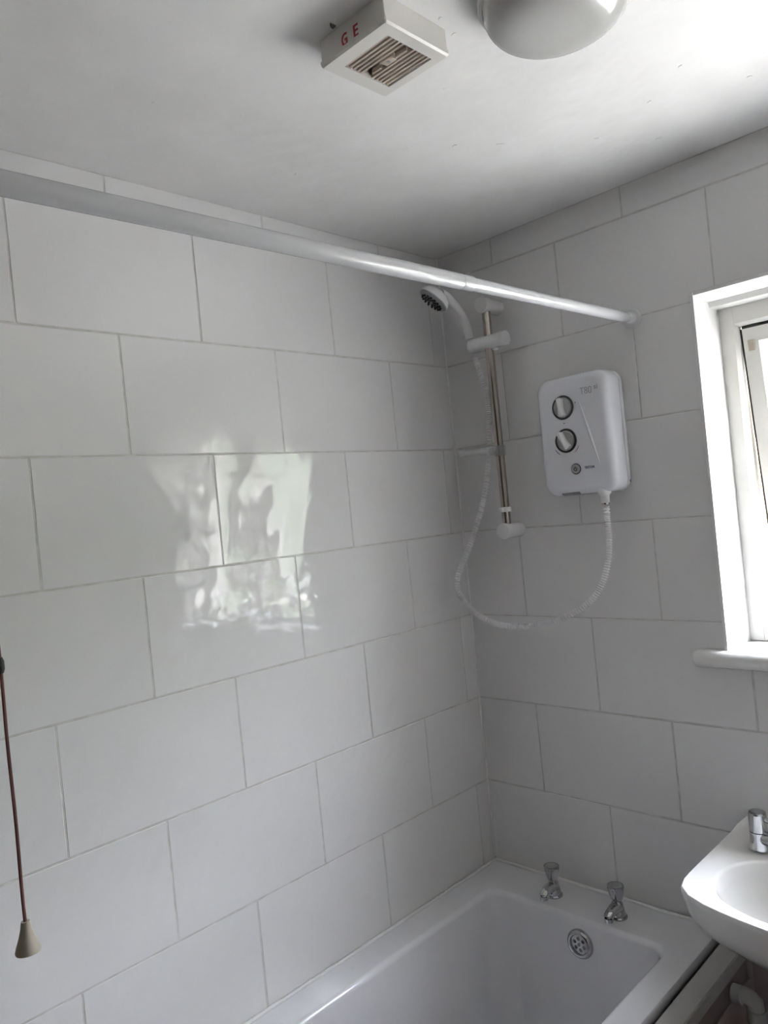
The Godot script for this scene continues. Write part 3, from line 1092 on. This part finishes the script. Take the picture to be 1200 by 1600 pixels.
# ------------------------------------------------------------------ electric shower
func build_heater() -> void:
	var cx := 0.459
	var cy := 1.806
	var e := thing("electric_shower", Vector3(cx, cy, 0), "white electric shower unit with two dials on the tiled wall", "electric shower")
	var mb := MB.new()
	mb.loft([ring_xy(cx, cy, 0.0008, 0.100, 0.146, 0.028, 8, 0.004), ring_xy(cx, cy, 0.010, 0.1045, 0.151, 0.030, 8, 0.005), ring_xy(cx, cy, 0.026, 0.105, 0.151, 0.030, 8, 0.005)])
	part("back_plate", mb, M.shower_white_back, e)
	mb = MB.new()
	mb.loft([ring_xy(cx, cy, 0.020, 0.1025, 0.1485, 0.029, 8, 0.005), ring_xy(cx, cy, 0.030, 0.1025, 0.1485, 0.029, 8, 0.005)])
	part("inner_frame", mb, M.shower_white_back, e)
	mb = MB.new()
	var rings := [ring_xy(cx, cy, 0.0275, 0.104, 0.151, 0.030, 8, 0.006), ring_xy(cx, cy, 0.0285, 0.1052, 0.152, 0.030, 8, 0.006), ring_xy(cx, cy, 0.060, 0.1040, 0.1505, 0.030, 8, 0.006)]
	for k in 8:
		var a := PI * 0.5 * k / 7.0
		var i := 0.022 * (1.0 - cos(a))
		rings.append(ring_xy(cx, cy, 0.067 + 0.020 * sin(a), 0.1035 - i, 0.150 - i * 0.9, 0.032, 8, 0.006))
	rings.append(ring_xy(cx, cy, 0.0892, 0.060, 0.107, 0.028, 8, 0.004))
	mb.loft(rings)
	var cover := part("cover", mb, M.shower_white, e, 50.0)
	var fz := 0.0895
	# slanting raised edge across the front
	mb = MB.new()
	var rp := smooth_path([Vector3(0.474, 1.925, fz - 0.0022), Vector3(0.495, 1.845, fz - 0.0003), Vector3(0.515, 1.765, fz - 0.0006), Vector3(0.533, 1.688, fz - 0.0032)], 0.01)
	var rr := PackedFloat32Array()
	for i in rp.size():
		rr.push_back(0.0005 + 0.0028 * sin(PI * float(i) / (rp.size() - 1)))
	mb.tube(rp, rr, 10)
	part("raised_edge", mb, M.shower_white, e)

	dial(e, Vector3(0.437, 1.879, fz), 4.0)
	dial(e, Vector3(0.437, 1.794, fz), 28.0)
	# marks round the dials
	mb = MB.new()
	mb.box(Vector3(-0.0018, -0.0075, -0.0008), Vector3(0.0018, 0.0075, 0.0004), 0.0, Transform3D(Basis(Vector3(0, 0, 1), deg_to_rad(-32)), Vector3(0.404, 1.824, fz - 0.001)))
	mb.lathe([Vector2(0.0018, -0.001), Vector2(0.0018, 0.0006)], 10, along(Vector3(0, 0, 1), Vector3(0.400, 1.880, fz - 0.0015)))
	mb.lathe([Vector2(0.0014, -0.001), Vector2(0.0014, 0.0006)], 10, along(Vector3(0, 0, 1), Vector3(0.474, 1.886, fz)))
	mb.lathe([Vector2(0.0014, -0.001), Vector2(0.0014, 0.0006)], 10, along(Vector3(0, 0, 1), Vector3(0.437, 1.8385, fz)))
	part("dial_marks", mb, M.print_black, e)
	for s in 2:
		var pts := PackedVector3Array()
		for i in 9:
			var a := deg_to_rad((205.0 if s == 0 else 300.0) + i * 5.0)
			pts.push_back(Vector3(0.437 + cos(a) * 0.039, 1.794 + sin(a) * 0.039, fz - 0.0012))
		mb = MB.new()
		mb.tube(pts, PackedFloat32Array([0.0004, 0.0010, 0.0012, 0.0013, 0.0014, 0.0013, 0.0012, 0.0010, 0.0004]), 8)
		part("temperature_arc", mb, M.print_navy if s == 0 else M.print_red, e)
	# power button
	var bt := Vector3(0.458, 1.719, fz)
	mb = MB.new()
	mb.lathe([Vector2(0.0140, -0.003), Vector2(0.0140, 0.0006), Vector2(0.0128, 0.0012), Vector2(0.0001, 0.0012)], 28, along(Vector3(0, 0, 1), bt))
	var pb := part("power_button", mb, M.dial_gap_shade, e)
	mb = MB.new()
	mb.lathe([Vector2(0.0118, -0.002), Vector2(0.0118, 0.0022), Vector2(0.0106, 0.0032), Vector2(0.0001, 0.0034)], 28, along(Vector3(0, 0, 1), bt))
	part("push_cap", mb, M.dial_grey, pb)
	mb = MB.new()
	var arc := PackedVector3Array()
	for i in 13:
		var a := deg_to_rad(125.0 + i * 290.0 / 12.0)
		arc.push_back(bt + Vector3(cos(a) * 0.0042, sin(a) * 0.0042 - 0.0004, 0.0034))
	mb.tube(arc, PackedFloat32Array([0.0010]), 6)
	mb.box(bt + Vector3(-0.0009, 0.0008, 0.003), bt + Vector3(0.0009, 0.0058, 0.0042))
	part("power_symbol", mb, M.print_black, pb)
	letters("model_lettering", "T80", 0.0235, M.print_grey, e, Vector3(0.5065, 1.911, 0.0890), 0.0, false, 0.9)
	letters("model_lettering", "si", 0.0150, M.print_grey, e, Vector3(0.5335, 1.9155, 0.0885), 0.05, true, 0.9)
	letters("maker_lettering", "TRITON", 0.0085, M.print_navy, e, Vector3(0.496, 1.7195, fz), 0.0, true, 0.9)
	# rating label on the lower edge, terminal screw, outlet
	mb = MB.new()
	mb.box(Vector3(-0.026, -0.0042, -0.001), Vector3(0.026, 0.0042, 0.0007), 0.0, Transform3D(Basis(Vector3(1, 0, 0), deg_to_rad(48)), Vector3(0.432, 1.6572, 0.0800)))
	part("rating_label", mb, M.label_grey, e)
	mb = MB.new()
	mb.lathe([Vector2(0.021, 0.018), Vector2(0.020, 0.006), Vector2(0.016, -0.004), Vector2(0.011, -0.010), Vector2(0.0105, -0.028)], 24, Transform3D(Basis.IDENTITY, Vector3(0.5165, 1.655, 0.064)))
	part("outlet", mb, M.white_plastic, e, 50.0)
	mb = MB.new()
	mb.lathe([Vector2(0.0035, 0), Vector2(0.003, 0.001)], 12, along(Vector3(1, 0, 0), Vector3(0.5638, 1.676, 0.016)))
	part("screw_cap", mb, M.dial_grey, e)

	# hose from the outlet in a loop up to the slider
	var h := thing("shower_hose", Vector3(0.3, 1.31, 0.08), "white ribbed shower hose looping below the electric shower", "hose")
	var knots := [Vector3(0.5165, 1.617, 0.064), Vector3(0.517, 1.568, 0.065), Vector3(0.513, 1.501, 0.066), Vector3(0.493, 1.432, 0.071), Vector3(0.453, 1.378, 0.080), Vector3(0.379, 1.338, 0.090), Vector3(0.282, 1.314, 0.100), Vector3(0.188, 1.316, 0.110), Vector3(0.140, 1.332, 0.115), Vector3(0.092, 1.361, 0.116), Vector3(0.058, 1.402, 0.115), Vector3(0.051, 1.440, 0.111), Vector3(0.064, 1.478, 0.104), Vector3(0.091, 1.532, 0.092), Vector3(0.122, 1.608, 0.078), Vector3(0.146, 1.679, 0.068), Vector3(0.165, 1.770, 0.060), Vector3(0.174, 1.836, 0.058), Vector3(0.180, 1.907, 0.056), Vector3(0.178, 1.966, 0.058), Vector3(0.170, 2.023, 0.064), Vector3(0.160, 2.068, 0.067)]
	var path := smooth_path(knots, 0.0016)
	var pr := PackedFloat32Array()
	for i in path.size():
		pr.push_back([0.0080, 0.0082, 0.0079, 0.0058, 0.0051, 0.0058][i % 6])
	mb = MB.new()
	mb.tube(path, pr, 12)
	part("ribbed_tube", mb, M.hose_plastic, h, 60.0)
	mb = MB.new()
	mb.lathe([Vector2(0.0100, 0), Vector2(0.0100, 0.004)], 18, Transform3D(Basis.IDENTITY, Vector3(0.5165, 1.6225, 0.064)))
	part("chrome_ring", mb, M.chrome, h)


func dial(e: Node3D, at: Vector3, turn: float) -> void:
	var xf := along(Vector3(0, 0, 1), at)
	var mb := MB.new()
	mb.lathe([Vector2(0.0312, -0.003), Vector2(0.0312, 0.0005), Vector2(0.0292, 0.0030), Vector2(0.0264, 0.0030), Vector2(0.0258, -0.003)], 40, xf)
	var bz := part("dial", mb, M.dial_gap_shade, e)  # near-black ring paints in the shadow gap round the dial
	mb = MB.new()
	mb.lathe([Vector2(0.0246, -0.004), Vector2(0.0246, 0.0040), Vector2(0.0234, 0.0058), Vector2(0.0001, 0.0066)], 36, xf)
	part("dial_face", mb, M.dial_grey, bz)
	# grip bar
	mb = MB.new()
	var tr := Transform3D(Basis(Vector3(0, 0, 1), deg_to_rad(turn)), at)
	mb.slab(PackedVector2Array([Vector2(-0.0085, -0.021), Vector2(-0.004, -0.0245), Vector2(0.004, -0.0245), Vector2(0.0085, -0.021), Vector2(0.006, 0.0), Vector2(0.0075, 0.021), Vector2(0.004, 0.0245), Vector2(-0.004, 0.0245), Vector2(-0.0075, 0.021), Vector2(-0.006, 0.0)]), 0.003, 0.0205, 0.0045, tr)
	part("dial_grip", mb, M.white_plastic, bz)


# ------------------------------------------------------------------ riser rail, handset, soap dish
func build_riser() -> void:
	var rx := 0.206
	var rz := 0.058
	var r := thing("shower_riser_rail", Vector3(rx, 1.575, 0), "chrome shower riser rail with white end brackets on the tiled wall", "shower rail")
	var mb := MB.new()
	mb.tube(PackedVector3Array([Vector3(rx, 1.578, rz), Vector3(rx, 2.196, rz)]), PackedFloat32Array([0.0122]), 32)
	part("rail", mb, M.rail_steel, r)
	for y in [2.206, 1.572]:
		mb = MB.new()
		mb.lathe([Vector2(0.0215, 0.0008), Vector2(0.0215, 0.054), Vector2(0.0225, 0.055), Vector2(0.0225, 0.078), Vector2(0.0210, 0.0805), Vector2(0.018, 0.0815), Vector2(0.0001, 0.082)], 32, along(Vector3(0, 0, 1), Vector3(rx, y, 0)))
		part("bracket", mb, M.white_plastic, r)
	# sliding handset holder
	mb = MB.new()
	mb.lathe([Vector2(0.016, -0.064), Vector2(0.0195, -0.0615), Vector2(0.0200, -0.054), Vector2(0.0200, 0.040), Vector2(0.0190, 0.042), Vector2(0.0190, 0.044), Vector2(0.0208, 0.045), Vector2(0.0208, 0.058), Vector2(0.0195, 0.0605), Vector2(0.0001, 0.061)], 32, along(Vector3(1, 0, 0), Vector3(rx, 2.102, rz + 0.002)))
	part("slider", mb, M.white_plastic, r)
	mb = MB.new()
	mb.box(Vector3(rx + 0.014, 2.076, rz - 0.006), Vector3(rx + 0.026, 2.084, rz + 0.008), 0.002)
	part("slider_catch", mb, M.white_plastic, r)
	mb = MB.new()
	mb.lathe([Vector2(0.0150, -0.007), Vector2(0.0165, -0.006), Vector2(0.0165, 0.006), Vector2(0.0150, 0.007)], 28, Transform3D(Basis.IDENTITY, Vector3(rx, 1.632, rz)))
	mb.box(Vector3(rx - 0.006, 1.626, rz + 0.013), Vector3(rx + 0.006, 1.638, rz + 0.026), 0.002)
	part("hose_clip", mb, M.white_plastic, r)

	# handset
	var hx := 0.150
	var h := thing("shower_handset", Vector3(hx, 2.12, 0.07), "white hand shower with a grey spray plate held in the slider", "shower head")
	var pts := smooth_path([Vector3(hx, 2.1235, 0.069), Vector3(hx, 2.142, 0.073), Vector3(hx, 2.175, 0.087), Vector3(hx, 2.202, 0.110), Vector3(hx, 2.221, 0.138), Vector3(hx + 0.003, 2.231, 0.165), Vector3(hx + 0.007, 2.231, 0.198)], 0.006)
	var rr := PackedFloat32Array()
	for i in pts.size():
		var f := float(i) / (pts.size() - 1)
		rr.push_back(0.0125 - 0.0005 * f if f < 0.55 else lerpf(0.0122, 0.0185, (f - 0.55) / 0.45))
	mb = MB.new()
	mb.tube(pts, rr, 20)
	part("handle", mb, M.white_plastic, h, 50.0)
	var nd := Vector3(-0.45, -0.75, 0.50).normalized()
	var hc := Vector3(hx, 2.2165, 0.214)
	var xf := along(nd, hc)
	mb = MB.new()
	mb.lathe([Vector2(0.004, -0.031), Vector2(0.020, -0.028), Vector2(0.034, -0.021), Vector2(0.042, -0.012), Vector2(0.0445, -0.004), Vector2(0.0445, 0.000)], 36, xf)
	part("head_shell", mb, M.white_plastic, h, 50.0)
	mb = MB.new()
	mb.lathe([Vector2(0.0435, -0.001), Vector2(0.0435, 0.003), Vector2(0.040, 0.0055), Vector2(0.030, 0.0075), Vector2(0.0001, 0.0085)], 36, xf)
	part("spray_plate", mb, M.spray_grey, h)
	mb = MB.new()
	for q in [[6, 0.012], [11, 0.021], [16, 0.030]]:
		for k in int(q[0]):
			var a := TAU * k / float(q[0])
			mb.lathe([Vector2(0.0031, 0.004), Vector2(0.0029, 0.0108), Vector2(0.0022, 0.0118)], 7, xf * Transform3D(Basis.IDENTITY, Vector3(cos(a) * q[1], 0, sin(a) * q[1])))
	part("nozzles", mb, M.nozzle_rubber, h)

	# clear soap dish clipped on the rail
	var s := thing("soap_dish", Vector3(rx, 1.79, rz), "clear plastic soap dish clipped to the shower rail", "soap dish")
	mb = MB.new()
	var dx := 0.174
	var dz := 0.118
	var shape := func(f: float, y: float) -> PackedVector3Array:
		var out := PackedVector3Array()
		for i in 40:
			var a := TAU * i / 40.0
			out.push_back(Vector3(dx + cos(a) * 0.056 * f, y, dz + sin(a) * 0.046 * f))
		return out
	mb.loft([shape.call(0.86, 1.789), shape.call(0.97, 1.794), shape.call(1.0, 1.808), shape.call(0.965, 1.808), shape.call(0.93, 1.797), shape.call(0.84, 1.7925)])
	part("tray", mb, M.clear_plastic, s)
	mb = MB.new()
	mb.collar([Vector2(0.0130, -0.014), Vector2(0.0165, -0.014), Vector2(0.0165, 0.014), Vector2(0.0130, 0.014)], 28, Transform3D(Basis.IDENTITY, Vector3(rx, 1.797, rz)))
	mb.box(Vector3(rx - 0.018, 1.786, rz + 0.0165), Vector3(rx + 0.008, 1.808, rz + 0.028), 0.002)
	part("clamp", mb, M.clear_plastic, s)


# ------------------------------------------------------------------ fan, lamp, pull cord
func build_ceiling_things() -> void:
	var x0 := 0.597
	var x1 := 0.742
	var z0 := 0.832
	var z1 := 0.978
	var yb := 2.365
	var f := thing("extractor_fan", Vector3((x0 + x1) * 0.5, CEIL, (z0 + z1) * 0.5), "square white extractor fan with a brown slatted grille on the ceiling", "extractor fan")
	var mb := MB.new()
	# housing: four sides
	var th := 0.004
	var hr := []
	for q in [[0.002, yb + 0.0092], [0.002, CEIL - 0.0008], [0.002 + th, CEIL - 0.0008], [0.002 + th, yb + 0.0092]]:
		hr.append(ring_xz(x0 + q[0], x1 - q[0], z0 + q[0], z1 - q[0], q[1], 0.002, 3))
	mb.loop(hr)
	part("housing", mb, M.fan_face, f, 30.0)
	var gx0 := 0.624
	var gx1 := 0.720
	var gz0 := 0.851
	var gz1 := 0.951
	mb = MB.new()
	var fr := []
	for s in [[x0, x1, z0, z1, yb + 0.009, 0.003], [x0, x1, z0, z1, yb + 0.003, 0.004], [x0 + 0.003, x1 - 0.003, z0 + 0.003, z1 - 0.003, yb, 0.004], [gx0, gx1, gz0, gz1, yb, 0.001], [gx0, gx1, gz0, gz1, yb + 0.009, 0.001]]:
		fr.append(ring_xz(s[0], s[1], s[2], s[3], s[4], s[5], 3))
	mb.loop(fr)
	part("face_frame", mb, M.fan_face, f, 30.0)
	mb = MB.new()
	mb.box(Vector3(gx0 - 0.012, yb + 0.036, gz0 - 0.012), Vector3(gx1 + 0.012, yb + 0.040, gz1 + 0.012))
	part("inner_plate", mb, M.fan_slat, f)
	for k in 12:
		var z := gz0 + (k + 0.5) * (gz1 - gz0) / 12.0
		var spans := [[gx0, gx1]]
		if k == 5: spans = [[gx0 + 0.010, gx0 + 0.030], [gx1 - 0.034, gx1 - 0.010]]
		if k == 6: spans = [[gx0 + 0.034, gx1 - 0.030]]
		for s in spans:
			var sl := MB.new()
			sl.box(Vector3(s[0], -0.0045, -0.0015), Vector3(s[1], 0.0045, 0.0015), 0.0, Transform3D(Basis(Vector3(1, 0, 0), -0.25), Vector3(0, yb + 0.0056, z)))
			part("slat", sl, M.fan_slat, f)
	mb = MB.new()
	mb.box(Vector3(0.662, yb + 0.001, 0.893), Vector3(0.684, yb + 0.012, 0.909), 0.001)
	part("grille_boss", mb, M.fan_slat, f)
	mb = MB.new()
	mb.lathe([Vector2(0.0028, -0.004), Vector2(0.0028, 0.0006)], 12, along(Vector3(0, -1, 0), Vector3(0.673, yb + 0.001, 0.901)))
	part("grille_screw", mb, M.steel, f)
	# red marks written on the side
	for s in 2:
		letters("red_mark", ["G", "E"][s], [0.026, 0.025][s], M.ink_red, f, Vector3([0.6545, 0.6795][s], [2.3825, 2.3835][s], z1 - 0.0019), 0.0, true, [0.85, 1.0][s])

	# round ceiling light, switched off
	var lx := 0.900
	var lz := 0.770
	var l := thing("ceiling_light", Vector3(lx, CEIL, lz), "round opal glass ceiling light, switched off", "ceiling light")
	mb = MB.new()
	mb.lathe([Vector2(0.116, CEIL - 0.0006), Vector2(0.116, CEIL - 0.009), Vector2(0.112, CEIL - 0.012)], 56, Transform3D(Basis.IDENTITY, Vector3(lx, 0, lz)))
	part("base_ring", mb, M.opal_base, l)
	mb = MB.new()
	var pr := []
	for k in 15:
		var a := PI * 0.5 * k / 14.0
		var s := pow(cos(a), 0.5) if k < 14 else 0.001
		pr.append(Vector2(0.001 + 0.109 * s, CEIL - 0.012 - 0.050 * sin(a)))
	mb.lathe(pr, 56, Transform3D(Basis.IDENTITY, Vector3(lx, 0, lz)))
	part("opal_bowl", mb, M.opal_glass, l, 50.0)
	mb = MB.new()
	var ca := deg_to_rad(-62.0)
	mb.box(Vector3(-0.012, CEIL - 0.016, 0.108), Vector3(0.012, CEIL - 0.010, 0.1185), 0.001, Transform3D(Basis(Vector3.UP, 2.72), Vector3(lx, 0, lz)))
	part("retaining_clip", mb, M.steel, l)

	# light pull
	var cxz := Vector3(0.443, 0, 1.484)
	var p := thing("light_pull_cord", Vector3(cxz.x, 1.155, cxz.z), "dark red brown light pull cord ending in a beige bell pull", "pull cord")
	mb = MB.new()
	var cps := PackedVector3Array()
	for i in 40:
		var y := lerpf(1.186, CEIL - 0.03, i / 39.0)
		cps.push_back(Vector3(cxz.x + sin(y * 23.0) * 0.0007, y, cxz.z + cos(y * 31.0) * 0.0006))
	mb.tube(cps, PackedFloat32Array([0.0021]), 8)
	part("cord", mb, M.cord_brown, p)
	mb = MB.new()
	mb.lathe([Vector2(0.0035, 1.505), Vector2(0.0052, 1.510), Vector2(0.0052, 1.520), Vector2(0.0035, 1.525)], 12, Transform3D(Basis.IDENTITY, cxz))
	part("knot", mb, M.nozzle_rubber, p)
	mb = MB.new()
	mb.lathe([Vector2(0.0001, 1.1555), Vector2(0.0125, 1.1553), Vector2(0.0150, 1.1560), Vector2(0.0153, 1.1580), Vector2(0.0135, 1.1640), Vector2(0.0098, 1.1740), Vector2(0.0070, 1.1840), Vector2(0.0056, 1.1920), Vector2(0.0050, 1.1940), Vector2(0.0001, 1.1945)], 32, Transform3D(Basis.IDENTITY, cxz))
	part("bell_pull", mb, M.bell_beige, p, 45.0)
	mb = MB.new()
	mb.lathe([Vector2(0.040, CEIL - 0.0006), Vector2(0.040, CEIL - 0.022), Vector2(0.034, CEIL - 0.030), Vector2(0.006, CEIL - 0.031)], 32, Transform3D(Basis.IDENTITY, cxz))
	part("switch_body", mb, M.opal_base, p)
